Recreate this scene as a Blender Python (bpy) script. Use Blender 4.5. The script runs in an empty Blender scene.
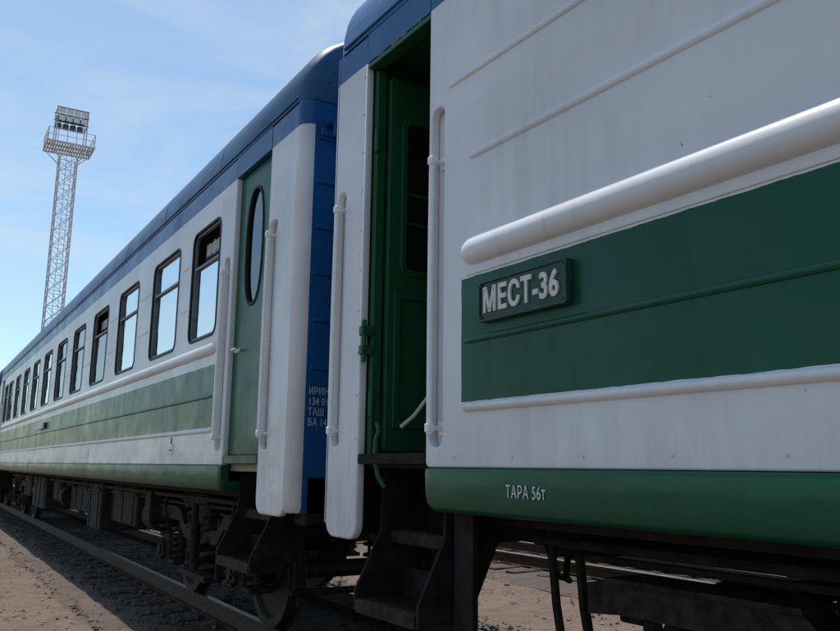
import bpy, math, random
import numpy as np
from mathutils import Matrix, Vector, Euler
random.seed(4); rng=np.random.default_rng(4)
scn=bpy.context.scene
COL=scn.collection
scn.view_settings.view_transform='Standard'; scn.view_settings.look='None'; scn.view_settings.exposure=0; scn.view_settings.gamma=1

# ------------------------------------------------------------ helpers
def link(o,parent=None):
    COL.objects.link(o)
    if parent is not None: o.parent=parent
    return o
def empty(name):
    o=bpy.data.objects.new(name,None); o.empty_display_size=.2; return link(o)
class MB:
    def __init__(s): s.v=[]; s.f=[]
    def add(s,vs,fs):
        n=len(s.v); s.v+= [tuple(v) for v in vs]; s.f+=[tuple(i+n for i in f) for f in fs]
    def box(s,x0,x1,y0,y1,z0,z1,c=0.0):
        if c<=0:
            vs=[(x,y,z) for x in(x0,x1) for y in(y0,y1) for z in(z0,z1)]
            s.add(vs,[(0,1,3,2),(4,6,7,5),(0,4,5,1),(2,3,7,6),(0,2,6,4),(1,5,7,3)]); return
        vs=[];
        for (x,sx) in ((x0,1),(x1,-1)):
            for (y,sy) in ((y0,1),(y1,-1)):
                for (z,sz) in ((z0,1),(z1,-1)):
                    vs+= [(x,y+sy*c,z+sz*c),(x+sx*c,y,z+sz*c),(x+sx*c,y+sy*c,z)]
        def I(a,b,d,k): return (a*4+b*2+d)*3+k
        fs=[]
        for a in(0,1): fs.append((I(a,0,0,0),I(a,0,1,0),I(a,1,1,0),I(a,1,0,0)))
        for b in(0,1): fs.append((I(0,b,0,1),I(0,b,1,1),I(1,b,1,1),I(1,b,0,1)))
        for d in(0,1): fs.append((I(0,0,d,2),I(0,1,d,2),I(1,1,d,2),I(1,0,d,2)))
        for a in(0,1):
            for b in(0,1): fs.append((I(a,b,0,0),I(a,b,1,0),I(a,b,1,1),I(a,b,0,1)))
        for a in(0,1):
            for d in(0,1): fs.append((I(a,0,d,0),I(a,1,d,0),I(a,1,d,2),I(a,0,d,2)))
        for b in(0,1):
            for d in(0,1): fs.append((I(0,b,d,1),I(1,b,d,1),I(1,b,d,2),I(0,b,d,2)))
        for a in(0,1):
            for b in(0,1):
                for d in(0,1): fs.append((I(a,b,d,0),I(a,b,d,1),I(a,b,d,2)))
        s.add(vs,fs)
    def cyl(s,p0,p1,r0,r1=None,n=16,caps=True):
        if r1 is None: r1=r0
        p0=Vector(p0);p1=Vector(p1);d=(p1-p0).normalized()
        a=d.orthogonal().normalized(); b=d.cross(a)
        vs=[]
        for p,r in((p0,r0),(p1,r1)):
            for i in range(n):
                t=2*math.pi*i/n; vs.append(p+(a*math.cos(t)+b*math.sin(t))*r)
        fs=[(i,(i+1)%n,n+(i+1)%n,n+i) for i in range(n)]
        if caps: fs+=[tuple(range(n-1,-1,-1)),tuple(range(n,2*n))]
        s.add(vs,fs)
    def tube(s,pts,r,n=10):
        pts=[Vector(p) for p in pts]; m=len(pts); vs=[]
        up=None
        for i,p in enumerate(pts):
            d=(pts[min(i+1,m-1)]-pts[max(i-1,0)]).normalized()
            a=d.orthogonal().normalized() if up is None else (up-d*up.dot(d)).normalized()
            up=a; b=d.cross(a)
            for k in range(n):
                t=2*math.pi*k/n; vs.append(p+(a*math.cos(t)+b*math.sin(t))*r)
        fs=[]
        for i in range(m-1):
            for k in range(n):
                fs.append((i*n+k,i*n+(k+1)%n,(i+1)*n+(k+1)%n,(i+1)*n+k))
        fs+=[tuple(range(n-1,-1,-1)),tuple(range((m-1)*n,m*n))]
        s.add(vs,fs)
    def coil(s,c,r,z0,z1,turns,wr):
        N=int(turns*12); s.tube([(c[0]+r*math.cos(2*math.pi*turns*i/N),c[1]+r*math.sin(2*math.pi*turns*i/N),z0+(z1-z0)*i/N) for i in range(N+1)],wr,6)
    def lathe_x(s,cx_,cy_,cz_,prof,n=40):
        vs=[];m=len(prof)
        for i in range(n):
            t=2*math.pi*i/n
            for (x,r) in prof: vs.append((cx_+x,cy_+r*math.cos(t),cz_+r*math.sin(t)))
        fs=[]
        for i in range(n):
            j=(i+1)%n
            for k in range(m-1): fs.append((i*m+k,i*m+k+1,j*m+k+1,j*m+k))
        s.add(vs,fs)
    def rib(s,y0,y1,z,hh,pr,cap=None,x=0.0,n=10):
        cap=cap or hh
        ts=[]
        for i in range(7):
            a=math.pi/2*i/6; ts.append((y0+cap*(1-math.cos(a)), math.sin(a)))
        for i in range(7):
            a=math.pi/2*(1-i/6); ts.append((y1-cap*(1-math.cos(a)), math.sin(a)))
        vs=[];m=n+1
        for (y,q) in ts:
            for k in range(m):
                a=math.pi*k/n
                vs.append((x+.002-pr*q*math.sin(a),y,z-hh*q*math.cos(a)))
        fs=[]
        for i in range(len(ts)-1):
            for k in range(n): fs.append((i*m+k,i*m+k+1,(i+1)*m+k+1,(i+1)*m+k))
        s.add(vs,fs)
    def obj(s,name,mat,parent=None,smooth=False,ang=35):
        me=bpy.data.meshes.new(name); me.from_pydata(s.v,[],s.f); me.update()
        import bmesh
        bm=bmesh.new(); bm.from_mesh(me); bmesh.ops.recalc_face_normals(bm,faces=bm.faces)
        if smooth:
            for f in bm.faces: f.smooth=True
            for e in bm.edges:
                if len(e.link_faces)==2 and e.calc_face_angle(0)>math.radians(ang): e.smooth=False
        bm.to_mesh(me); bm.free()
        if mat: me.materials.append(mat)
        return link(bpy.data.objects.new(name,me),parent)
def rr(y0,y1,z0,z1,r,n=6,corners=(1,1,1,1)):
    P=[]
    for (cy_,cz_,a0,on,sx,sz) in ((y0,z0,180,corners[0],1,1),(y1,z0,270,corners[1],-1,1),(y1,z1,0,corners[2],-1,-1),(y0,z1,90,corners[3],1,-1)):
        if not on: P.append((cy_,cz_)); continue
        rc=r*on
        c=(cy_+sx*rc,cz_+sz*rc)
        for i in range(n+1):
            a=math.radians(a0+90*i/n); P.append((c[0]+rc*math.cos(a),c[1]+rc*math.sin(a)))
    return P
def panel(name,outline,holes,x0,th,mat,parent,bev=.005):
    cu=bpy.data.curves.new(name,'CURVE'); cu.dimensions='2D'; cu.fill_mode='BOTH'
    for k,pl in enumerate([outline]+holes):
        pl=list(pl)
        if k>0: pl=pl[::-1]
        sp=cu.splines.new('POLY'); sp.points.add(len(pl)-1)
        for i,p in enumerate(pl): sp.points[i].co=(p[0],p[1],0,1)
        sp.use_cyclic_u=True
    cu.extrude=max(th/2-bev,.0005); cu.bevel_depth=bev; cu.bevel_resolution=2; cu.offset=-bev
    to=bpy.data.objects.new('tmp',cu); COL.objects.link(to)
    dg=bpy.context.evaluated_depsgraph_get()
    me=bpy.data.meshes.new_from_object(to.evaluated_get(dg)); me.name=name
    bpy.data.objects.remove(to)
    for v in me.vertices:
        a,b,c=v.co; v.co=(x0+th/2-c,a,b)
    import bmesh
    bm=bmesh.new(); bm.from_mesh(me)
    bmesh.ops.remove_doubles(bm,verts=bm.verts,dist=1e-5)
    bmesh.ops.recalc_face_normals(bm,faces=bm.faces)
    for f in bm.faces: f.smooth=True
    for e in bm.edges:
        if len(e.link_faces)==2 and e.calc_face_angle(0)>math.radians(30): e.smooth=False
    for f in bm.faces:
        if abs(f.normal.x)>.999: f.smooth=False
    bm.to_mesh(me); bm.free()
    me.materials.clear(); me.materials.append(mat)
    return link(bpy.data.objects.new(name,me),parent)

# ------------------------------------------------------------ materials
def newmat(name):
    m=bpy.data.materials.new(name); m.use_nodes=True; nt=m.node_tree
    b=nt.nodes['Principled BSDF']; return m,nt,b
def math_(nt,op,a,b=None):
    n=nt.nodes.new('ShaderNodeMath'); n.operation=op
    for i,v in enumerate((a,b)):
        if v is None: continue
        if hasattr(v,'is_linked'): nt.links.new(v,n.inputs[i])
        else: n.inputs[i].default_value=v
    return n.outputs[0]
def mix(nt,f,a,b,mode='MIX'):
    n=nt.nodes.new('ShaderNodeMix'); n.data_type='RGBA'; n.blend_type=mode
    for s,v in ((n.inputs[0],f),(n.inputs[6],a),(n.inputs[7],b)):
        if hasattr(v,'is_linked'): nt.links.new(v,s)
        else: s.default_value=v if isinstance(v,(int,float)) else (*v,1)
    return n.outputs[2]
def noise(nt,vec,scale,detail=4,rough=.55,dist=0):
    n=nt.nodes.new('ShaderNodeTexNoise'); n.inputs['Scale'].default_value=scale; n.inputs['Detail'].default_value=detail; n.inputs['Roughness'].default_value=rough; n.inputs['Distortion'].default_value=dist
    if vec is not None: nt.links.new(vec,n.inputs['Vector'])
    return n.outputs[0]
def mapr(nt,v,a,b,c=0,d=1):
    n=nt.nodes.new('ShaderNodeMapRange'); nt.links.new(v,n.inputs[0])
    for i,x in enumerate((a,b,c,d)): n.inputs[i+1].default_value=x
    return n.outputs[0]
def mapping(nt,vec,scale,rot=(0,0,0)):
    n=nt.nodes.new('ShaderNodeMapping'); nt.links.new(vec,n.inputs[0]); n.inputs['Scale'].default_value=scale; n.inputs['Rotation'].default_value=rot
    return n.outputs[0]
def bump(nt,h,st,dist,prev=None):
    n=nt.nodes.new('ShaderNodeBump'); n.inputs['Strength'].default_value=st; n.inputs['Distance'].default_value=dist
    nt.links.new(h,n.inputs['Height'])
    if prev is not None: nt.links.new(prev,n.inputs['Normal'])
    return n.outputs[0]
WHITE=(.73,.735,.75); GREEN=(.001,.078,.038); BLUE=(.012,.095,.27)
def paint(name,base,livery=None,rough=.36,dirt=.5,wave=1.0,coat=.10):
    m,nt,b=newmat(name); L=nt.links
    tc=nt.nodes.new('ShaderNodeTexCoord').outputs['Object']
    sp=nt.nodes.new('ShaderNodeSeparateXYZ'); L.new(tc,sp.inputs[0]); X,Y,Z=sp.outputs
    bl=noise(nt,tc,1.7,5,.62)
    if livery:
        wob=math_(nt,'MULTIPLY',math_(nt,'SUBTRACT',noise(nt,tc,9,2),.5),.010)
        z=math_(nt,'ADD',Z,wob); y=math_(nt,'ADD',Y,wob)
        col=mix(nt,math_(nt,'GREATER_THAN',z,livery['blue']),WHITE,BLUE)
        g=math_(nt,'MULTIPLY',math_(nt,'GREATER_THAN',z,livery['b0']),math_(nt,'LESS_THAN',z,livery['b1']))
        g=math_(nt,'MULTIPLY',g,math_(nt,'MULTIPLY',math_(nt,'GREATER_THAN',y,livery['y0']),math_(nt,'LESS_THAN',y,livery['y1'])))
        col=mix(nt,g,col,GREEN)
    else:
        rgb=nt.nodes.new('ShaderNodeRGB'); rgb.outputs[0].default_value=(*base,1); col=rgb.outputs[0]
    pt=noise(nt,mapping(nt,tc,(1,.8,1.6)),.9,3,.5)
    col=mix(nt,mapr(nt,pt,.35,.65,0,.28),col,(.55,.55,.56),'MULTIPLY')
    st=noise(nt,mapping(nt,tc,(2,9,.8)),1.3,3,.5)
    d=math_(nt,'MULTIPLY',mapr(nt,st,.46,.85),mapr(nt,bl,.38,.75))
    d=math_(nt,'MULTIPLY',d,min(1,dirt*.9))
    col=mix(nt,d,col,(.36,.34,.31),'MULTIPLY')
    run=noise(nt,mapping(nt,tc,(2,34,1.1)),1.0,2,.5)
    rn=math_(nt,'MULTIPLY',mapr(nt,run,.63,.78),mapr(nt,noise(nt,tc,.9,2,.5),.45,.62))
    col=mix(nt,math_(nt,'MULTIPLY',rn,dirt*.45),col,(.28,.25,.21),'MULTIPLY')
    low=mapr(nt,Z,1.80,1.15); low=math_(nt,'MULTIPLY',low,mapr(nt,noise(nt,mapping(nt,tc,(3,7,2)),2.2,5,.65),.40,.75))
    col=mix(nt,math_(nt,'MULTIPLY',low,.45*dirt),col,(.10,.085,.068))
    ch=mapr(nt,noise(nt,tc,15,6,.72),.665,.68)
    ch=math_(nt,'MULTIPLY',ch,mapr(nt,noise(nt,tc,1.1,2,.5),.48,.60))
    col=mix(nt,math_(nt,'MULTIPLY',ch,min(1,1.6*dirt)),col,(.10,.06,.04))
    L.new(col,b.inputs['Base Color'])
    L.new(math_(nt,'ADD',mapr(nt,bl,.3,.7,rough-.05,rough+.12),math_(nt,'MULTIPLY',d,.4)),b.inputs['Roughness'])
    b.inputs['Specular IOR Level'].default_value=.22
    b.inputs['Coat Weight'].default_value=coat; b.inputs['Coat Roughness'].default_value=.10
    w=noise(nt,mapping(nt,tc,(1,1.1,2.0)),1.3,2,.4)
    nb=bump(nt,w,.22*wave,.08)
    nb=bump(nt,noise(nt,tc,6,3,.5),.12*wave,.012,nb)
    nb=bump(nt,noise(nt,tc,150,2,.5),.06,.002,nb)
    L.new(nb,b.inputs['Normal']); L.new(nb,b.inputs['Coat Normal'])
    return m
def plain(name,base,rough=.6,metal=0,var=.3,scale=12,bst=.3,second=None):
    m,nt,b=newmat(name); tc=nt.nodes.new('ShaderNodeTexCoord').outputs['Object']
    n=noise(nt,tc,scale,4,.62)
    dark=tuple(c*(1-var) for c in base); sec=second or tuple(min(1,c*(1+var)) for c in base)
    nt.links.new(mix(nt,mapr(nt,n,.35,.68),dark,sec),b.inputs['Base Color'])
    b.inputs['Roughness'].default_value=rough; b.inputs['Metallic'].default_value=metal
    if max(base)<.1: b.inputs['Specular IOR Level'].default_value=.25
    nt.links.new(bump(nt,n,bst,.01),b.inputs['Normal'])
    return m
M_near=paint('coach_paint_near',WHITE,dict(blue=3.80,b0=1.70,b1=2.275,y0=-17,y1=3.145),dirt=.5)
M_far=paint('coach_paint_far',WHITE,dict(blue=3.80,b0=1.715,b1=2.25,y0=6.86,y1=26.7),dirt=.5,wave=1.5,coat=.2)
M_white=paint('white_paint',WHITE,dirt=.4)
M_green=paint('green_paint',GREEN,dirt=.3,wave=1.3,coat=.15)
M_greendoor=paint('vestibule_green_paint',(.012,.085,.034),dirt=.5)
M_blue=paint('blue_paint',BLUE,dirt=.35)
M_roof=paint('roof_paint',(.025,.095,.20),rough=.42,dirt=.45)
M_rail=plain('handrail_paint',(.80,.80,.79),.3,0,.06,20,.1)
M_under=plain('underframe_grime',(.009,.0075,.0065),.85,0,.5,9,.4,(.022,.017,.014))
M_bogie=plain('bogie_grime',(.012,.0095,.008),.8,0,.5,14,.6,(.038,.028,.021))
M_steel=plain('wheel_steel',(.035,.027,.022),.6,.2,.4,20,.2)
M_railst=plain('rail_steel',(.065,.042,.030),.7,.1,.4,20,.3)
M_railtop=plain('rail_head',(.22,.20,.19),.4,.9,.2,20,.1)
M_rubber=plain('window_rubber',(.015,.015,.017),.55,0,.3,20,.1)
M_frame=plain('window_frame',(.12,.13,.14),.4,.2,.2,20,.1)
M_int=plain('interior_panel',(.26,.23,.19),.5,0,.15,3,.05)
M_red=plain('door_blind',(.012,.012,.010),.35,0,.3,3,.1)
M_grab=plain('grab_bar_steel',(.38,.38,.37),.35,.5,.15,20,.1)
M_letter=plain('plate_lettering',(.62,.62,.59),.5,0,.12,40,.1)
M_plate=paint('number_plate_paint',(.020,.060,.042),dirt=.8)
M_wood=plain('sleeper_wood',(.042,.030,.022),.85,0,.4,14,.6,(.09,.064,.047))
M_galv=plain('tower_steel',(.62,.59,.58),.5,0,.12,5,.1)
M_lamp=plain('floodlight_housing',(.10,.085,.07),.5,.2,.2,5,.1)
M_lens=plain('floodlight_lens',(.75,.75,.72),.15,0,.05,5,.0)
def curtain_mat():
    m,nt,b=newmat('curtain_cloth'); b.inputs['Base Color'].default_value=(.62,.64,.64,1); b.inputs['Roughness'].default_value=.9
    return m
M_curt=curtain_mat()
def glass():
    m,nt,b=newmat('window_glass'); nt.nodes.remove(b)
    o=nt.nodes['Material Output']; g=nt.nodes.new('ShaderNodeBsdfGlossy'); g.inputs['Roughness'].default_value=.03; g.inputs['Color'].default_value=(.74,.79,.83,1)
    t=nt.nodes.new('ShaderNodeBsdfTransparent'); t.inputs['Color'].default_value=(.54,.60,.61,1)
    f=nt.nodes.new('ShaderNodeFresnel'); f.inputs['IOR'].default_value=1.6
    tc=nt.nodes.new('ShaderNodeTexCoord').outputs['Object']
    nb=bump(nt,noise(nt,tc,2.2,2,.4),.14,.05); nt.links.new(nb,g.inputs['Normal'])
    x=nt.nodes.new('ShaderNodeMixShader'); nt.links.new(mapr(nt,f.outputs[0],0,.85,.07,1),x.inputs[0]); nt.links.new(t.outputs[0],x.inputs[1]); nt.links.new(g.outputs[0],x.inputs[2])
    nt.links.new(x.outputs[0],o.inputs[0]); return m
M_glass=glass()
def dirtmat(name,a,b2,c,lite,dk):
    m,nt,b=newmat(name); tc=nt.nodes.new('ShaderNodeTexCoord').outputs['Object']
    n1=noise(nt,tc,.35,4,.6); n2=noise(nt,tc,5,6,.7); n3=noise(nt,tc,42,3,.7)
    col=mix(nt,mapr(nt,n1,.35,.65),a,b2); col=mix(nt,mapr(nt,n2,.45,.7),col,c)
    col=mix(nt,mapr(nt,n3,.55,.75,0,.6),col,lite); col=mix(nt,mapr(nt,n3,.47,.3,0,.7),col,dk)
    nt.links.new(col,b.inputs['Base Color']); b.inputs['Roughness'].default_value=.95
    nb=bump(nt,n2,.7,.06); nb=bump(nt,n3,.9,.02,nb); nt.links.new(nb,b.inputs['Normal']); return m
M_ground=dirtmat('dirt_ground',(.125,.080,.056),(.165,.112,.082),(.085,.055,.039),(.235,.175,.135),(.040,.027,.020))
M_ballast=dirtmat('ballast_bed',(.085,.058,.043),(.115,.082,.062),(.05,.036,.028),(.18,.138,.11),(.03,.022,.017))
def stonemat(name,a,b2):
    m,nt,b=newmat(name); g=nt.nodes.new('ShaderNodeNewGeometry')
    nt.links.new(mix(nt,g.outputs['Random Per Island'],a,b2),b.inputs['Base Color']); b.inputs['Roughness'].default_value=.9; return m
M_stoneA=stonemat('gravel_light',(.08,.052,.038),(.25,.19,.15)); M_stoneB=stonemat('gravel_oily',(.035,.025,.019),(.15,.112,.087))

# ------------------------------------------------------------ coach side parts
def window(parent,y0,y1,z0=2.53,z1=3.57,name='window',vent_open=False):
    panel(name+'_gasket',rr(y0-.018,y1+.018,z0-.018,z1+.018,.115),[rr(y0+.006,y1-.006,z0+.006,z1-.006,.09)],-.008,.05,M_rubber,parent,.005)
    panel(name+'_frame',rr(y0+.007,y1-.007,z0+.007,z1-.007,.088),[rr(y0+.028,y1-.028,z0+.028,z1-.350,.06),rr(y0+.028,y1-.028,z1-.325,z1-.028,.06)],.012,.03,M_frame,parent,.004)
    g=MB(); 
    g.add([(.036,y0+.02,z0+.02),(.036,y1-.02,z0+.02),(.036,y1-.02,z1-.345),(.036,y0+.02,z1-.345)],[(0,1,2,3)])
    if not vent_open:
        g.add([(.036,y0+.02,z1-.343),(.036,y1-.02,z1-.343),(.036,y1-.02,z1-.02),(.036,y0+.02,z1-.02)],[(0,1,2,3)])
    else:
        g.add([(.04,y0+.05,z1-.34),(.04,y1-.05,z1-.34),(.17,y1-.05,z1-.08),(.17,y0+.05,z1-.08)],[(0,1,2,3)])
    g.obj(name+'_pane',M_glass,parent)
def curtain(mb,y0,y1,z0,z1,x=.13):
    n=max(8,int((y1-y0)/.012)); vs=[];
    ph=random.random()*6
    for i in range(n+1):
        y=y0+(y1-y0)*i/n; 
        for k,z in enumerate((z0,(z0+z1)/2,z1)):
            vs.append((x+.018*math.sin(y*75+ph)+.006*math.sin(y*31),y,z))
    fs=[]
    for i in range(n):
        for k in range(2): fs.append((i*3+k,i*3+k+1,(i+1)*3+k+1,(i+1)*3+k))
    mb.add(vs,fs)
def handrail(parent,y,z0,z1,x=-.035,r=.015,name='handrail',base=.045):
    m=MB()
    N=8; w=random.uniform(-.003,.003)
    m.tube([(x+w*math.sin(math.pi*i/N),y+.002*math.sin(3*i/N),z0+(z1-z0)*i/N) for i in range(N+1)],r,14)
    for z in (z0+.03,z1-.03):
        m.box(x-.020,x+.020,y-.019,y+.019,z-.022,z+.022,.006)
        m.cyl((x,y,z),(base,y,z),.012,n=10)
        m.box(base-.012,base,y-.030,y+.026,z-.035,z+.035,.004)
    m.obj(name,M_rail,parent,True)
def roof(parent,y0,y1,mat,name='roof',gmat=None):
    P=[]
    r=.52; zc=4.06; xc=r
    for i in range(11):
        a=math.radians(180-8*i); P.append((xc+r*math.cos(a),zc+r*math.sin(a)))
    xl,zl=P[-1]
    for i in range(1,10):
        t=i/9; x=xl+(1.55-xl)*t; P.append((x,zl+(4.78-zl)*(1-(1-t)**2)))
    P=[(0,3.992)]+P
    full=P+[(3.1-x,z) for x,z in P[::-1][1:]]
    c=(1.55,3.99)
    ys=[(y0,.935),(y0+.012,.958),(y0+.045,.982),(y0+.11,1.0),(y1-.11,1.0),(y1-.045,.982),(y1-.012,.958),(y1,.935)]
    mid=np.linspace(y0+.11,y1-.11,14)[1:-1]
    ys=ys[:4]+[(v,1.0) for v in mid]+ys[4:]
    vs=[];n=len(full)
    for y,s in ys:
        s2=1-(1-s)*.9
        for x,z in full: vs.append((c[0]+(x-c[0])*s2,y,c[1]+(z-c[1])*s))
    fs=[]
    for i in range(len(ys)-1):
        for k in range(n-1): fs.append((i*n+k,i*n+k+1,(i+1)*n+k+1,(i+1)*n+k))
    fs.append(tuple(range(n))); fs.append(tuple(range((len(ys)-1)*n,len(ys)*n)))
    m=MB(); m.add(vs,fs); m.obj(name,mat,parent,True,40)
    g=MB(); g.box(-.012,.004,y0+.12,y1-.12,4.02,4.032,.003); g.obj(name+'_gutter',M_blue,parent)
    s=MB()
    for y in np.arange(y0+1.9,y1-.5,1.95):
        vs=[]
        for yy in (y-.010,y+.010):
            for x,z in full: vs.append((c[0]+(x-c[0])*1.003,yy,c[1]+(z-c[1])*1.004))
        s.add(vs,[(k,k+1,n+k+1,n+k) for k in range(n-1)])
    s.obj(name+'_seams',mat,parent,True)
    v=MB()
    for y in np.arange(y0+2.5,y1-1,3.6):
        v.cyl((1.55,y,4.74),(1.55,y,4.93),.16,.16,18); v.cyl((1.55,y,4.93),(1.55,y,4.98),.24,.12,18)
    v.obj(name+'_ventilators',M_roof,parent,True)

def bogie(parent,yc,name='bogie'):
    w=MB(); f=MB(); TR=1.55
    for yw in (yc-1.2,yc+1.2):
        for s in (-1,1):
            x=TR+s*.76
            prof=[(-.065,.10),(-.065,.15),(-.02,.17),(-.02,.37),(-.065,.40),(-.065,.475),(.05,.47),(.065,.505),(.075,.50),(.075,.40),(.03,.37),(.03,.17),(.075,.15),(.075,.10)]
            prof=[(p[0]*(-s if s>0 else 1),p[1]) for p in prof]
            w.lathe_x(x,yw,.475,prof,44)
            xa=TR+s*1.03
            f.box(xa-.12,xa+.12,yw-.15,yw+.15,.33,.64,.03)
            f.cyl((xa,yw,.48),(xa+s*.16,yw,.48),.125,.115,20)
            f.cyl((xa+s*.16,yw,.48),(xa+s*.18,yw,.48),.06,n=8)
            for k in range(6):
                a=k*math.pi/3; f.cyl((xa+s*.155,yw+.095*math.cos(a),.48+.095*math.sin(a)),(xa+s*.175,yw+.095*math.cos(a),.48+.095*math.sin(a)),.013,n=6)
            f.box(xa-.11,xa+.11,yw-.36,yw+.36,.34,.385,.01)
            for dy in (-.27,.27):
                f.coil((xa,yw+dy),.085,.385,.70,4.5,.017)
                f.cyl((xa,yw+dy,.38),(xa,yw+dy,.80),.04,n=10)
                f.cyl((xa,yw+dy,.70),(xa,yw+dy,.73),.115,n=16)
        w.cyl((TR-1.0,yw,.475),(TR+1.0,yw,.475),.08,n=14)
    for s in (-1,1):
        xa=TR+s*1.03
        pts=[(-1.75,.86),(-1.55,.88),(-.75,.88),(-.55,.72),(.55,.72),(.75,.88),(1.55,.88),(1.75,.86)]
        th=.13
        vs=[];
        for y,z in pts:
            for (dx,dz) in ((-.09,-th/2),(.09,-th/2),(.09,th/2),(-.09,th/2)): vs.append((xa+dx,yc+y,z+dz))
        fs=[(0,1,2,3),tuple(range(len(vs)-4,len(vs)))]
        for i in range(len(pts)-1):
            for k in range(4): fs.append((i*4+k,i*4+(k+1)%4,(i+1)*4+(k+1)%4,(i+1)*4+k))
        f.add(vs,fs)
        f.box(xa-.12,xa+.12,yc-1.62,yc-.72,.94,.96); f.box(xa-.12,xa+.12,yc+.72,yc+1.62,.94,.96)
        f.box(xa-.16,xa+.12,yc-.45,yc+.45,.30,.36,.01)
        for dy in(-.25,.25):
            f.coil((xa,yc+dy),.13,.36,.98,5,.022); f.cyl((xa,yc+dy,.98),(xa,yc+dy,1.02),.17,n=18)
        f.box(xa-.16,xa+.14,yc-.42,yc+.42,1.02,1.12,.02)
        f.cyl((xa+s*.14,yc-.02,.38),(xa+s*.14,yc+.02,1.05),.035,n=12); f.cyl((xa+s*.14,yc,.55),(xa+s*.14,yc+.012,.85),.05,n=12)
        for dy in(-.5,.5): f.cyl((xa+s*.05,yc+dy,.32),(xa+s*.05,yc+dy,.9),.022,n=8)
        for yw in (yc-1.2,yc+1.2):
            for d in (-1,1):
                x=TR+s*.76; f.box(x-.05,x+.05,yw+d*.50-.03,yw+d*.50+.03,.32,.62,.01)
                f.cyl((x,yw+d*.53,.55),(x,yw+d*.56,.92),.02,n=6)
                f.box(x-.02,x+.02,yw+d*.53-.015,yw+d*.53+.015,.25,.4)
    for y in (-1.62,-.62,.62,1.62): f.box(TR-1.0,TR+1.0,yc+y-.07,yc+y+.07,.76,.88,.01)
    f.box(TR-1.1,TR+1.1,yc-.22,yc+.22,.8,1.12,.02)
    for yw in(-1.76,-.66,.66,1.76): f.cyl((TR-.85,yc+yw,.36),(TR+.85,yc+yw,.36),.03,n=8)
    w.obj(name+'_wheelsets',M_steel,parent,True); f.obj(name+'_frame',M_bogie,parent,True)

def steps(parent,ya,yb,name='steps'):
    m=MB(); tr=MB()
    for (z,x0,x1) in ((.70,-.01,.27),(1.05,.20,.45)):
        tr.box(x0,x1,ya+.03,yb-.03,z-.018,z+.018,.004)
        tr.box(x0-.006,x0+.02,ya+.03,yb-.03,z-.05,z+.012,.003)
        m.box(x1-.01,x1,ya+.03,yb-.03,z,z+.17)
        for k in range(9):
            yy=ya+.08+(yb-ya-.16)*k/8; tr.box(x0+.03,x1-.03,yy-.006,yy+.006,z+.016,z+.024)
    A=[(-.01,.66),(.28,.66),(.46,1.02),(.75,1.25),(.75,1.46),(.16,1.46),(.14,1.06),(-.01,.76)]
    for y in (ya,yb-.02):
        m.add([(x,y,z) for x,z in A]+[(x,y+.02,z) for x,z in A],
              [tuple(range(8)),tuple(range(15,7,-1))]+[(k,(k+1)%8,8+(k+1)%8,8+k) for k in range(8)])
    m.obj(name,M_under,parent); tr.obj(name+'_treads',M_bogie,parent)

def end_gear(parent,y,s,name='end'):
    m=MB()
    for k in range(4):
        yy=y+s*(.02+.05*k)
        a,b=sorted((yy,yy+s*.035))
        for (x0,x1,z0,z1) in ((.92,1.05,1.35,3.75),(2.05,2.18,1.35,3.75),(.92,2.18,3.6,3.75),(.92,2.18,1.3,1.42)):
            m.box(x0,x1,a,b,z0,z1,.008)
    m.obj(name+'_gangway_bellows',M_rubber,parent)
    c=MB()
    a,b=sorted((y-s*.6,y+s*.20)); c.box(1.42,1.68,a,b,.95,1.16,.03)
    a,b=sorted((y+s*.16,y+s*.27)); c.box(1.36,1.78,a,b,.90,1.22,.03)
    for x in (.68,2.42):
        a0=y-s*.05; c.cyl((x,a0,1.10),(x,y+s*.16,1.10),.10,n=18); c.cyl((x,y+s*.16,1.10),(x,y+s*.22,1.10),.22,.20,22)
    a,b=sorted((y,y-s*.18)); c.box(.12,2.98,a,b,1.02,1.34,.01)
    for x in (1.05,2.05):
        c.tube([(x,y,1.05),(x,y+s*.08,.98),(x+.02,y+s*.15,.75),(x+.05,y+s*.20,.62),(x+.12,y+s*.24,.60)],.025,8)
    c.obj(name+'_coupler_and_buffers',M_under,parent,True)

# =========================================================== NEAR COACH
near=empty('passenger_coach')
YE=4.56; YB=-18.9
nwin=[(-.55-1.8*k-1.06,-.55-1.8*k) for k in range(8)]
panel('side_wall',rr(-16.7,3.44,1.405,3.985,.03,corners=(0,1,0,0)),[rr(3.30,3.415,1.50,3.22,.05)]+[rr(a,b,2.53,3.57,.1) for a,b in nwin],0,.05,M_near,near,.008)
for i,(a,b) in enumerate(nwin): window(near,a,b,name='window')
m=MB(); m.box(.051,.062,3.28,3.436,1.48,3.24); m.obj('handrail_pocket',M_near,near)
def sill(parent,y0,y1,mat):
    prof=[(.0,1.403),(-.014,1.398),(-.017,1.385),(-.015,1.26),(-.008,1.225),(.012,1.203),(.05,1.197),(.35,1.20),(.35,1.23),(.05,1.23),(.05,1.403)]
    ys=[(y0,.0),(y0+.02,.7),(y0+.06,1),(y1-.06,1),(y1-.02,.7),(y1,.0)]
    vs=[];n=len(prof)
    for y,q in ys:
        for x,z in prof:
            zz=z if z>1.3 else z+(1-q)*.05
            vs.append((x+(1-q)*.012,y,zz))
    fs=[tuple(range(n)),tuple(range((len(ys)-1)*n,len(ys)*n))]
    for i in range(len(ys)-1):
        for k in range(n): fs.append((i*n+k,i*n+(k+1)%n,(i+1)*n+(k+1)%n,(i+1)*n+k))
    m=MB(); m.add(vs,fs); m.obj('lower_sill',mat,parent,True,50)
sill(near,-16.7,3.435,M_green)
m=MB()
m.rib(-.3,3.27,3.30,.018,.013,.05)
m.rib(-.3,3.09,2.87,.020,.015,.05)
m.rib(-16.5,3.13,2.395,.068,.058,.11,n=20)
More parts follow.
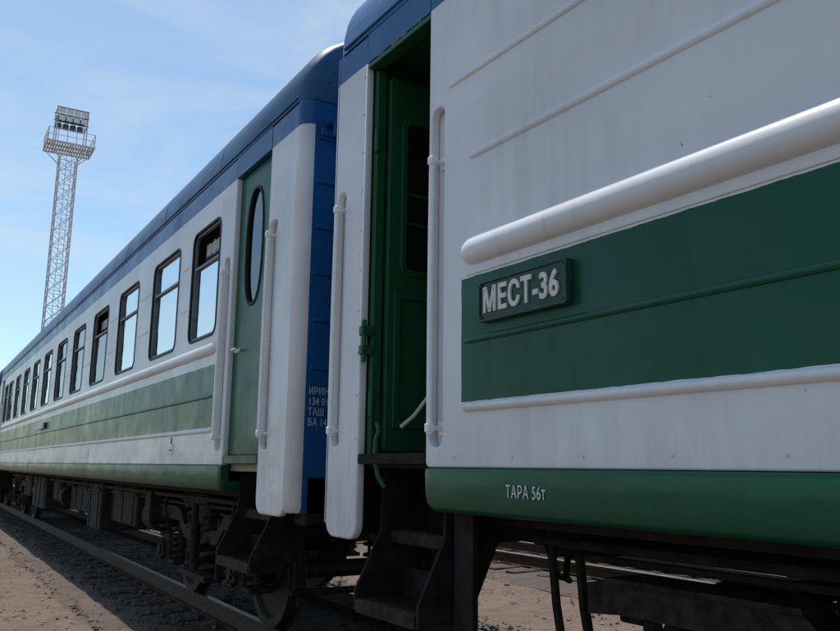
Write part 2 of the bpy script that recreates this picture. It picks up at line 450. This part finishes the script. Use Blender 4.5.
m.rib(-16.5,3.13,1.675,.022,.026,.04)
m.obj('wall_mouldings',M_white,near,True,60)
m=MB(); m.rib(-16.5,3.13,1.98,.016,.013,.05); m.obj('band_bead',M_green,near,True,60)
m=MB(); m.box(-.006,.002,-16.5,3.10,2.285,2.335,.002); m.obj('moulding_flange',M_white,near)
m=MB()
for y in (-5.0,-10.4): m.box(-.0035,.002,y-.018,y+.018,1.42,2.28,.0015)
for y in np.arange(3.2,-3,-.42): m.cyl((-.001,y,1.452),(-.005,y,1.452),.006,n=8)
for z in np.arange(1.56,3.75,.24): m.cyl((-.001,4.155,z),(-.005,4.155,z),.006,n=8)
m.obj('sheet_joints_and_screws',M_near,near)
handrail(near,3.365,1.56,2.96,x=-.028,base=.051)
panel('door_post',rr(4.13,4.50,1.01,3.985,.09,corners=(1,1,0,0)),[rr(4.36,4.47,1.52,3.06,.05)],0,.05,M_near,near,.012)
m=MB(); m.box(.051,.062,4.34,4.49,1.50,3.08); m.obj('post_pocket',M_near,near)
handrail(near,4.42,1.58,2.98,x=-.028,base=.051)
def corner(parent,y_edge,s,mat,r=.07,z0=1.06,z1=3.985):
    vs=[];n=8
    for z in (z0,z0+.04,z1):
        for i in range(n+1):
            a=math.pi/2*i/n; q=.03 if z==z0 else 0
            vs.append((r-r*math.cos(a)+q,y_edge+s*(r*math.sin(a))-s*q,z))
    fs=[]
    for j in range(2):
        for i in range(n): fs.append((j*(n+1)+i,j*(n+1)+i+1,(j+1)*(n+1)+i+1,(j+1)*(n+1)+i))
    m=MB(); m.add(vs,fs); m.obj('corner_round',mat,parent,True,80)
corner(near,4.50,1,M_near,.06,1.05)
def endwall(parent,y,s,r=.07,name='end_wall'):
    a,b=sorted((y,y-s*.04))
    m=MB(); m.box(r,.92,a,b,1.10,3.985); m.box(2.18,3.1-r,a,b,1.10,3.985); m.box(.92,2.18,a,b,3.75,3.985); m.box(1.0,2.1,a,b,1.42,3.6)
    for z in np.arange(2.06,3.8,.33):
        a2,b2=sorted((y-s*.001,y+s*.014)); m.box(r+.03,.88,a2,b2,z-.012,z+.012,.004); m.box(2.22,3.07-r,a2,b2,z-.012,z+.012,.004)
    m.obj(name,M_blue,parent)
endwall(near,4.56,1,.06)
m=MB(); m.box(0.0,.05,3.443,4.127,3.80,3.985); m.obj('door_header',M_near,near)
m=MB(); m.box(.004,.09,3.444,4.126,3.765,3.797,.004); m.obj('door_header_lip',M_greendoor,near)
roof(near,YB,YE,M_blue)
m=MB()
m.box(.063,3.04,3.46,4.12,1.40,1.46)
m.box(0,.062,3.443,4.127,1.42,1.475,.004)
m.obj('vestibule_floor',M_under,near)
m=MB(); m.box(.07,2.9,3.3,4.4,3.83,3.87); m.obj('vestibule_ceiling',M_greendoor,near)
m=MB(); m.box(.064,2.9,3.38,3.43,1.46,3.83); m.box(.80,.84,3.431,4.10,1.46,3.83); m.obj('vestibule_walls',M_greendoor,near)
m=MB()
m.box(.052,.115,4.085,4.125,1.46,3.76,.006)
m.box(.064,.80,4.128,4.17,1.46,3.83)
m.obj('door_jamb',M_greendoor,near)
def leaf():
    o=panel('open_door_leaf',rr(.125,.785,1.49,3.72,.02),[rr(.225,.69,2.52,3.46,.05)],0,.04,M_greendoor,near,.006)
    for v in o.data.vertices: x,a,b=v.co; v.co=(a,4.052+x,b)
    o=panel('open_door_window_gasket',rr(.205,.71,2.50,3.48,.06),[rr(.245,.67,2.54,3.44,.04)],-.012,.03,M_greendoor,near,.006)
    for v in o.data.vertices: x,a,b=v.co; v.co=(a,4.052+x,b)
    m=MB(); m.box(.226,.689,4.068,4.074,2.521,3.459); m.obj('open_door_window_blind',M_red,near)
    m=MB()
    for z in (2.82,3.00): m.cyl((.23,4.050,z),(.69,4.050,z),.010,n=8)
    m.box(.17,.74,4.04,4.053,1.62,1.66,.003); m.box(.17,.74,4.04,4.053,2.36,2.40,.003); m.box(.17,.21,4.04,4.053,1.66,2.36,.003); m.box(.70,.74,4.04,4.053,1.66,2.36,.003)
    m.obj('open_door_trim',M_greendoor,near)
leaf()
m=MB()
for z in (2.05,2.16): m.box(-.02,.06,4.075,4.12,z-.03,z+.03,.008); 
m.cyl((.0,4.09,1.98),(.0,4.09,2.22),.014,n=8)
for z in (1.75,3.3): m.cyl((.05,4.08,z-.07),(.05,4.08,z+.07),.016,n=10)
m.tube([(.05,3.98,1.60),(.03,3.98,1.55),(.02,3.97,1.46),(.03,3.95,1.36),(.06,3.93,1.30)],.014,8)
m.tube([(.05,3.98,1.60),(.06,4.02,1.64)],.014,8)
m.obj('door_latch_and_hinges',M_greendoor,near,True)
m=MB(); m.tube([(.16,3.93,1.62),(.20,3.86,1.68),(.34,3.60,2.02),(.36,3.55,2.05)],.014,10); m.obj('inner_grab_bar',M_grab,near,True)
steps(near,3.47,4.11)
end_gear(near,4.56,1)
m=MB(); m.box(3.05,3.1,YB,YE-.06,1.2,3.985); m.obj('opposite_wall',M_near,near)
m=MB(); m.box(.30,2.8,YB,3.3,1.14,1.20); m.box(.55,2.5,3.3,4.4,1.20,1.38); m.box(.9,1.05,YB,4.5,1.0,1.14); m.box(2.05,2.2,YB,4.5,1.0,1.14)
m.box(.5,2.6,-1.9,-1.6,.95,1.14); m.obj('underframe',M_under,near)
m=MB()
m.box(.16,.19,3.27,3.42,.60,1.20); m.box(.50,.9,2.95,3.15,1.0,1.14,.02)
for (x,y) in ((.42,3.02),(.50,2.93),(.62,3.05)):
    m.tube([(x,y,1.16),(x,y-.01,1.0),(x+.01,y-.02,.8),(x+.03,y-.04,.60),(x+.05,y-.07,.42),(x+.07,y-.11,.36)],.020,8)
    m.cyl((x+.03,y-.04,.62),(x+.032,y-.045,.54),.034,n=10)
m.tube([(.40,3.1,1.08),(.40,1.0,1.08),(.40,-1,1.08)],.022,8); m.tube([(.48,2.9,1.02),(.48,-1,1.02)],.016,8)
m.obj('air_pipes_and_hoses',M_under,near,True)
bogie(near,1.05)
bogie(near,-15.4)
m=MB(); m.box(.06,3.04,-16.7,3.3,1.25,1.30); m.box(1.15,1.18,-16.7,3.3,1.3,3.98); m.box(.06,3.04,-16.7,3.3,3.80,3.84); m.obj('interior_shell',M_int,near)

def text(body,size,mat,parent,loc,ax,ay,ext=.0,name='lettering',sx=1.0,bev=0,off=0):
    c=bpy.data.curves.new(name,'FONT'); c.body=body; c.size=size; c.extrude=ext; c.bevel_depth=bev; c.offset=off; c.materials.append(mat); c.space_character=1.08
    o=bpy.data.objects.new(name,c); ax=Vector(ax);ay=Vector(ay);az=ax.cross(ay)
    R=Matrix((ax*sx,ay,az)).transposed().to_4x4(); o.matrix_world=Matrix.Translation(loc)@R
    link(o); o.parent=parent; return o
panel('seat_number_plate',rr(2.39,2.965,2.04,2.225,.015),[],-.032,.03,M_plate,near,.003)
panel('seat_number_plate_rim',rr(2.39,2.965,2.04,2.225,.015),[rr(2.402,2.953,2.052,2.213,.01)],-.040,.0085,M_plate,near,.002)
text('МЕСТ-36',.148,M_letter,near,(-.034,2.93,2.082),(0,-1,0),(0,0,1),.006,'plate_letters',.755,.001,.0032)
for k,(y,z) in enumerate(((2.41,2.06),(2.945,2.06),(2.41,2.205),(2.945,2.205))):
    m=MB(); m.cyl((-.033,y,z),(-.041,y,z),.006,n=8); m.obj('plate_bolt',M_plate,near)
text('ТАРА 56т',.072,M_letter,near,(-.0195,2.80,1.285),(0,-1,0),(0,0,1),.0006,'tare_lettering',.74)
piv=Vector((0,3.44,0)); near.matrix_world=Matrix.Translation(piv)@Matrix.Rotation(.0244,4,'Z')@Matrix.Translation(-piv)

# =========================================================== FAR COACH
far=empty('passenger_coach.001')
Y0=5.13; Y1=28.42; MIR=Y0+Y1
wins=[(6.92,7.74)]+[(8.22+1.8*k,9.28+1.8*k) for k in range(10)]+[(MIR-7.74,MIR-6.92)]
before=set(bpy.data.objects)
panel('side_wall',rr(6.535,MIR-6.535,1.405,3.985,.02,corners=(1,1,0,0)),[rr(6.615,6.765,1.52,3.14,.05),rr(MIR-6.765,MIR-6.615,1.52,3.14,.05)]+[rr(a,b,2.53,3.57,.1) for a,b in wins],0,.05,M_far,far,.008)
for i,(a,b) in enumerate(wins): window(far,a,b,vent_open=(i in(0,3)))
sill(far,6.54,MIR-6.54,M_green)
m=MB(); m.rib(6.86,MIR-6.86,2.395,.055,.036,.09,n=14); m.rib(6.86,MIR-6.86,1.69,.020,.022,.04)
for (a,b) in zip(wins[:-1],wins[1:]):
    for z in (2.87,3.30): m.rib(a[1]+.10,b[0]-.10,z,.014,.007,.05)
m.obj('wall_mouldings',M_white,far,True,60)
m=MB(); m.rib(6.9,MIR-6.9,1.98,.016,.013,.05); m.obj('band_bead',M_green,far,True,60)
m=MB(); m.box(-.008,.002,8.02,8.16,1.50,1.60,.003); m.box(-.008,.002,12.5,12.75,1.48,1.60,.003); m.obj('filler_hatch',M_near,far)
m=MB(); m.box(-.012,-.0,8.05,8.13,1.53,1.55); m.cyl((-.004,8.09,1.6),(-.004,8.09,1.66),.006,n=6); m.obj('filler_hatch_latch',M_frame,far)
def door_end(mir):
    F=(lambda y: MIR-y) if mir else (lambda y:y)
    def R(a,b,*k,**kw):
        a,b=sorted((F(a),F(b))); return rr(a,b,*k,**kw)
    panel('corner_post',R(5.22,5.742,1.07,3.985,.10,corners=(1,1,0,0)),[R(5.555,5.715,1.52,3.20,.05)],0,.05,M_far,far,.014)
    m=MB(); a,b=sorted((F(5.54),F(5.73))); m.box(.051,.062,a,b,1.5,3.22); a,b=sorted((F(6.60),F(6.78))); m.box(.051,.062,a,b,1.5,3.16); m.obj('handrail_pocket',M_far,far)
    oval=[(F(6.155)+.185*math.copysign(abs(math.cos(t))**.8,math.cos(t)),3.14+.48*math.copysign(abs(math.sin(t))**.8,math.sin(t))) for t in np.linspace(0,2*math.pi,48,endpoint=False)]
    big=[(F(6.155)+(p[0]-F(6.155))*1.07,3.14+(p[1]-3.14)*1.03) for p in oval]; sm=[(F(6.155)+(p[0]-F(6.155))*.96,3.14+(p[1]-3.14)*.985) for p in oval]
    panel('vestibule_door',R(5.755,6.525,1.485,3.80,.03),[oval],.045,.04,M_green,far,.004)
    panel('oval_window_gasket',big,[sm],.036,.03,M_rubber,far,.004)
    m=MB(); m.add([(.062,p[0],p[1]) for p in oval],[tuple(range(48))]); m.obj('oval_window_pane',M_glass,far)
    a,b=sorted((F(5.744),F(6.533)))
    m=MB(); m.box(0,.05,a+.001,b-.001,3.805,3.985); m.obj('door_header',M_far,far)
    m=MB(); m.box(-.004,.08,a,b,1.415,1.480,.006); m.obj('door_threshold',M_green,far)
    m=MB(); m.box(.03,.05,F(6.42)-.05,F(6.42)+.05,2.30,2.33,.004); m.cyl((.04,F(6.43),2.32),(0,F(6.43),2.32),.01,n=8); m.box(-.012,.002,min(F(6.44),F(6.34)),max(F(6.44),F(6.34)),2.31,2.33,.004)
    m.obj('door_handle',M_rail,far)
    handrail(far,F(6.69),1.60,3.04,x=-.035,base=.051); handrail(far,F(5.64),1.60,3.12,x=-.035,base=.051)
    y=F(5.22); s=1 if mir else -1
    corner(far,y,s,M_far,.09,1.10)
    a,b=sorted((F(5.76),F(6.52))); steps(far,a,b)
door_end(False); door_end(True)
sideparts=[o for o in bpy.data.objects if o not in before]
for o in sideparts:
    if o.name.startswith(('steps','window_frame')): continue
    d=bpy.data.objects.new(o.name,o.data); link(d,far); d.matrix_world=Matrix.Translation((3.1,0,0))@Matrix.Diagonal((-1,1,1,1))
c=MB()
for (a,b) in wins:
    k=random.random()
    if k<.6:
        curtain(c,a-.02,a+.25+.25*random.random(),2.45,3.5); curtain(c,b-.25-.25*random.random(),b+.02,2.45,3.5)
    else: curtain(c,a-.02,b+.02,2.45,3.5)
c.obj('curtains',M_curt,far,True)
m=MB(); m.box(.08,3.02,5.3,28.2,1.36,1.44); m.box(1.2,1.23,6.8,26.7,1.44,3.8); m.box(.08,3.02,5.3,28.2,3.84,3.88)
for y in (6.56,26.95): m.box(.08,3.02,y,y+.03,1.44,3.84)
m.obj('interior_shell',M_int,far)
roof(far,Y0,Y1,M_roof)
endwall(far,Y0,-1,.09); endwall(far,Y1,1,.09)
end_gear(far,Y0,-1); end_gear(far,Y1,1)
m=MB()
for i in range(9):
    a=math.radians(175-11*i); m.cyl((.60+.43*math.cos(a),Y0+.004,4.03+.43*math.sin(a)),(.60+.43*math.cos(a),Y0-.010,4.03+.43*math.sin(a)),.009,.006,n=8)
m.cyl((.20,Y0,3.84),(.20,Y0-.10,3.84),.045,.05,14); m.box(.13,.27,Y0-.03,Y0,3.72,3.78,.005); m.cyl((.20,Y0-.10,3.80),(.20,Y0-.10,3.70),.012,n=8)
m.obj('end_lamp_bracket_and_rivets',M_blue,far,True)
text('ИРИН\n134 01\nТАШ\nВА 14',.070,M_letter,far,(.112,Y0-.003,1.88),(1,0,0),(0,0,1),.0004,'end_lettering',.72)
m=MB(); m.box(.30,2.8,6.6,MIR-6.6,1.14,1.20); m.box(.5,2.6,5.3,6.6,1.20,1.36); m.box(.5,2.6,MIR-6.6,MIR-5.3,1.2,1.36)
m.box(.9,1.05,5.2,28.3,.95,1.14); m.box(2.05,2.2,5.2,28.3,.95,1.14)
for y in np.arange(10.5,24,1.3): m.box(.35,2.75,y,y+.08,1.0,1.14)
m.obj('underframe',M_under,far)
m=MB()
def eq(x0,x1,y0,y1,z0,z1):
    m.box(x0,x1,y0,y1,z0,z1,.02)
    for y in np.arange(y0+.18,y1-.05,.62): m.box(x0-.012,x0,y,y+.03,z0+.03,z1-.03,.003)
    m.box(x0-.02,x0,y0+.05,y1-.05,z1-.12,z1-.08,.004)
eq(.38,1.2,11.0,12.5,.62,1.12); eq(.30,1.1,12.9,13.9,.45,1.12); eq(.46,1.2,14.6,16.6,.60,1.12); eq(.35,1.0,17.2,18.0,.7,1.12); eq(.28,1.3,18.6,20.6,.48,1.12); eq(.3,1.1,21.2,22.4,.65,1.12)
for (y,x) in ((10.45,.55),(14.2,.5),(16.9,.5),(20.9,.5)):
    m.cyl((x,y-.18,.80),(x,y+.18,.80),.19,n=20)
m.cyl((.62,10.0,.92),(.62,11.0,.92),.13,n=18)
m.tube([(.35,6.7,1.08),(.35,26,1.08)],.022,8); m.tube([(.42,6.7,1.02),(.42,9,1.0),(.42,15,1.02),(.42,26,1.02)],.015,8)
for y in (6.75,6.95,7.3,9.6,10.3): m.tube([(.4,y,1.15),(.38,y+.02,.95),(.42,y+.06,.78),(.5,y+.12,.74)],.016,8)
m.box(.36,.40,6.55,6.75,.75,1.2,.005); m.box(.3,.5,10.0,10.25,.75,1.1,.01)
m.obj('underfloor_equipment',M_bogie,far,True)
bogie(far,8.45); bogie(far,MIR-8.45)
panel('route_board',rr(17.2,18.3,2.05,2.18,.01),[],-.06,.03,M_letter,far,.003)
for k,name in ((1,'passenger_coach.002'),(2,'passenger_coach.003')):
    e=empty(name)
    for o in list(far.children):
        d=bpy.data.objects.new(o.name,o.data); link(d,e); d.matrix_basis=o.matrix_world.copy()
    e.matrix_world=Matrix.Translation((0,24.1*k,0))

# =========================================================== TRACKS
def track(name,xc,y0,y1,zs=-.195):
    t=empty(name)
    m=MB(); h=MB(); s=MB()
    for x in (xc-.76,xc+.76):
        m.box(x-.07,x+.07,y0,y1,-.178,-.165); m.box(x-.009,x+.009,y0,y1,-.165,-.04); m.box(x-.035,x+.035,y0,y1,-.04,-.004)
        h.box(x-.033,x+.033,y0,y1,-.003,.0)
    y=y0
    while y<min(y1,110):
        j=random.uniform(-.09,.09); a=random.uniform(-.02,.02)
        s.box(xc-1.36+j,xc+1.36+j,y,y+.24+a,-.30,-.181+a*.3,.012)
        for x in (xc-.76,xc+.76):
            m.box(x-.16,x+.16,y+.04,y+.20,-.180,-.168,.003)
            for d in(-.12,.12): m.cyl((x+d,y+.12,-.17),(x+d,y+.12,-.14),.014,n=6)
        y+=.56+random.uniform(-.04,.04)
    m.obj('rails',M_railst,t); h.obj('rail_heads',M_railtop,t); s.obj('sleepers',M_wood,t)
    b=MB()
    P=[(xc-1.95,-.262),(xc-1.45,zs-.02),(xc-.5,zs),(xc+.5,zs),(xc+1.45,zs-.02),(xc+1.95,-.262)]
    ys=np.linspace(y0,y1,900); vs=[];n=len(P)
    for yy in ys:
        for x,z in P: vs.append((x+random.uniform(-.06,.06),yy,z+random.uniform(-.012,.014)*(z>-.25)))
    b.add(vs,[(i*n+k,i*n+k+1,(i+1)*n+k+1,(i+1)*n+k) for i in range(len(ys)-1) for k in range(n-1)])
    b.obj('ballast',M_ballast,t)
track('railway_track',1.55,-40,250,-.185)
track('railway_track.001',7.6,-40,250)
def stones(name,mat,n,area,zf,smin,smax,dens_y=1.5):
    base=np.array([(1,0,0),(-1,0,0),(0,1,0),(0,-1,0),(0,0,1),(0,0,-1)],float)
    F=np.array([(0,2,4),(2,1,4),(1,3,4),(3,0,4),(2,0,5),(1,2,5),(3,1,5),(0,3,5)])
    u=rng.random((n,2)); x=area[0]+(area[1]-area[0])*u[:,0]; y=area[2]+(area[3]-area[2])*u[:,1]**dens_y
    s=smin+(smax-smin)*rng.random(n)**3
    V=base[None]*(0.6+.8*rng.random((n,6,1)))*s[:,None,None]; V[:,:,2]*=.6
    a=rng.random(n)*6.28; c,sn=np.cos(a),np.sin(a)
    X=V[:,:,0]*c[:,None]-V[:,:,1]*sn[:,None]; Yy=V[:,:,0]*sn[:,None]+V[:,:,1]*c[:,None]
    V[:,:,0]=X+x[:,None]; V[:,:,1]=Yy+y[:,None]; V[:,:,2]+=np.array([zf(a_) for a_ in x])[:,None]+s[:,None]*.2
    FF=(F[None]+6*np.arange(n)[:,None,None]).reshape(-1,3)
    me=bpy.data.meshes.new(name); me.from_pydata(V.reshape(-1,3).tolist(),[],FF.tolist()); me.materials.append(mat)
    link(bpy.data.objects.new(name,me))
stones('loose_gravel',M_stoneA,9000,(-7,.1,4.5,30),lambda x:-.25,.006,.032)
stones('track_ballast_stones',M_stoneB,15000,(-.35,3.4,1,32),lambda x:(-.25 if x<0.0 else -.187),.012,.042)
stones('yard_gravel',M_stoneA,5000,(3.3,14,4,30),lambda x:-.25,.01,.045)
m=MB(); 
gx=[-1500,-60,-20]+list(np.linspace(-10,14,60))+[30,100,1500]; gy=[-1500,-60,-10]+list(np.linspace(0,60,100))+[100,300,1500]
vs=[]
for x in gx:
    for y in gy:
        z=-.25+ (0.02*math.sin(x*1.3+y*.4)*math.sin(y*.9)+random.uniform(-.008,.008) if (-10<x<-.4 or 3.6<x<5.6) and 0<y<60 else -.012)
        vs.append((x,y,z-.004))
ny=len(gy); m.add(vs,[(i*ny+k,i*ny+k+1,(i+1)*ny+k+1,(i+1)*ny+k) for i in range(len(gx)-1) for k in range(ny-1)])
m.obj('ground',M_ground,None,True,90)

# =========================================================== FLOODLIGHT TOWER
tw=empty('floodlight_tower')
TX,TY=6.25,70
m=MB()
def hw(z): return .95-.30*min(1,z/10) if z<10 else .65
zs=list(np.arange(-.2,27.2,1.25))
for sx in(-1,1):
    for sy in(-1,1):
        for a,b in zip(zs[:-1],zs[1:]): m.cyl((TX+sx*hw(a),TY+sy*hw(a),a),(TX+sx*hw(b),TY+sy*hw(b),b),.05,n=6)
for i,(a,b) in enumerate(zip(zs[:-1],zs[1:])):
    ha,hb=hw(a),hw(b)
    for (p,q) in (((-1,-1),(1,-1)),((1,-1),(1,1)),((1,1),(-1,1)),((-1,1),(-1,-1))):
        m.cyl((TX+p[0]*ha,TY+p[1]*ha,a),(TX+q[0]*hb,TY+q[1]*hb,b),.024,n=5); m.cyl((TX+q[0]*ha,TY+q[1]*ha,a),(TX+p[0]*hb,TY+p[1]*hb,b),.024,n=5)
        m.cyl((TX+p[0]*hb,TY+p[1]*hb,b),(TX+q[0]*hb,TY+q[1]*hb,b),.024,n=5)
for s in(-.2,.2): m.cyl((TX+s,TY-hw(0)-.05,0),(TX+s,TY-.72,26.8),.025,n=5)
for z in np.arange(.5,26.5,.5): m.cyl((TX-.2,TY-.8,z),(TX+.2,TY-.8,z),.014,n=4)
PZ=26.8
for x in np.linspace(-1.75,1.75,19): m.box(TX+x-.05,TX+x+.05,TY-1.4,TY+1.4,PZ+.02,PZ+.07)
for s in (-1.4,-.5,.5,1.4): m.box(TX-1.8,TX+1.8,TY+s-.05,TY+s+.05,PZ-.08,PZ+.015)
for s in (-1.75,1.75):
    m.box(TX+s-.05,TX+s+.05,TY-1.4,TY+1.4,PZ-.06,PZ+.12)
    for z in (.55,1.1): m.cyl((TX+s,TY-1.4,PZ+z),(TX+s,TY+1.4,PZ+z),.03,n=5)
    for y in np.linspace(-1.4,1.4,4): m.cyl((TX+s,TY+y,PZ),(TX+s,TY+y,PZ+1.1),.03,n=5)
for s in (-1.4,1.4):
    for z in (.55,1.1): m.cyl((TX-1.75,TY+s,PZ+z),(TX+1.75,TY+s,PZ+z),.03,n=5)
    for x in np.linspace(-1.75,1.75,6): m.cyl((TX+x,TY+s,PZ),(TX+x,TY+s,PZ+1.1),.03,n=5)
for sx in(-1,1):
    for sy in(-1,1):
        m.cyl((TX+sx*.65,TY+sy*.65,PZ-1.2),(TX+sx*1.6,TY+sy*1.3,PZ-.05),.045,n=5)
        m.cyl((TX+sx*1.15,TY+sy*.75,PZ),(TX+sx*1.15,TY+sy*.75,PZ+3.2),.05,n=6)
m.obj('lattice_mast',M_galv,tw)
m=MB(); ln=MB()
for sy in (-1,1):
    for z in (1.95,2.6,3.2): m.box(TX-1.25,TX+1.25,TY+sy*.75-.03,TY+sy*.75+.03,PZ+z-.03,PZ+z+.03)
for sx in (-1,1):
    for z in (1.95,3.2): m.box(TX+sx*1.15-.03,TX+sx*1.15+.03,TY-.72,TY+.72,PZ+z-.03,PZ+z+.03)
for sy in (-1,1):
    for x in (-.84,-.28,.28,.84):
        for z in (2.28,2.9):
            y=TY+sy*.75
            vs=[(TX+x+dx,y+sy*.30,PZ+z+dz-.08) for dx,dz in ((-.25,-.24),(.25,-.24),(.25,.24),(-.25,.24))]+[(TX+x+dx,y-sy*.0,PZ+z+dz+.02) for dx,dz in ((-.14,-.12),(.14,-.12),(.14,.12),(-.14,.12))]
            m.add(vs,[(7,6,5,4),(0,4,5,1),(1,5,6,2),(2,6,7,3),(3,7,4,0)])
            ln.add([(TX+x+dx,y+sy*.29,PZ+z+dz-.08) for dx,dz in ((-.235,-.225),(.235,-.225),(.235,.225),(-.235,.225))],[(0,1,2,3)])
m.obj('floodlights',M_lamp,tw); ln.obj('floodlight_lenses',M_lens,tw)

# =========================================================== LIGHT
EL,AZ=66,.7
sd=Vector((math.sin(math.radians(AZ))*math.cos(math.radians(EL)),math.cos(math.radians(AZ))*math.cos(math.radians(EL)),math.sin(math.radians(EL))))
L=bpy.data.lights.new('sun','SUN'); L.energy=5.0; L.angle=math.radians(.53); L.color=(1,.955,.89)
lo=bpy.data.objects.new('sun',L); link(lo); lo.rotation_euler=sd.to_track_quat('Z','Y').to_euler()
w=bpy.data.worlds.new("World"); scn.world=w; w.use_nodes=True; nt=w.node_tree; bg=nt.nodes['Background']
sky=nt.nodes.new('ShaderNodeTexSky'); sky.sky_type='NISHITA'; sky.sun_disc=False; sky.sun_elevation=math.radians(EL); sky.sun_rotation=math.radians(AZ); sky.air_density=1.0; sky.dust_density=.7; sky.ozone_density=1.3
tc=nt.nodes.new('ShaderNodeTexCoord').outputs['Generated']
mp=mapping(nt,tc,(1.0,2.2,4.2),(0.25,0.35,.5))
n1=noise(nt,mp,2.3,9,.62,.5); n2=noise(nt,mapping(nt,tc,(1,1,1.5)),2.0,3,.5)
cl=math_(nt,'MULTIPLY',mapr(nt,n1,.45,.72),mapr(nt,n2,.36,.60))
cl=math_(nt,'ADD',math_(nt,'MULTIPLY',cl,.70),.06)
col=mix(nt,1.0,sky.outputs[0],(.86,1.0,1.0),'MULTIPLY')
col=mix(nt,cl,col,(5.0,5.3,5.5))
nt.links.new(col,bg.inputs[0]); bg.inputs[1].default_value=.15

# =========================================================== CAMERA
cam=bpy.data.cameras.new("camera"); cam.sensor_width=36; cam.lens=824.8/840*36; cam.clip_start=.05; cam.clip_end=4000
co=bpy.data.objects.new("camera",cam); link(co)
Rm=Euler((math.pi/2+.1832,0,-.5436),'XYZ').to_matrix()@Euler((0,0,.0133)).to_matrix()
co.matrix_world=Matrix.Translation((-2.12,0,1.4))@Rm.to_4x4(); scn.camera=co
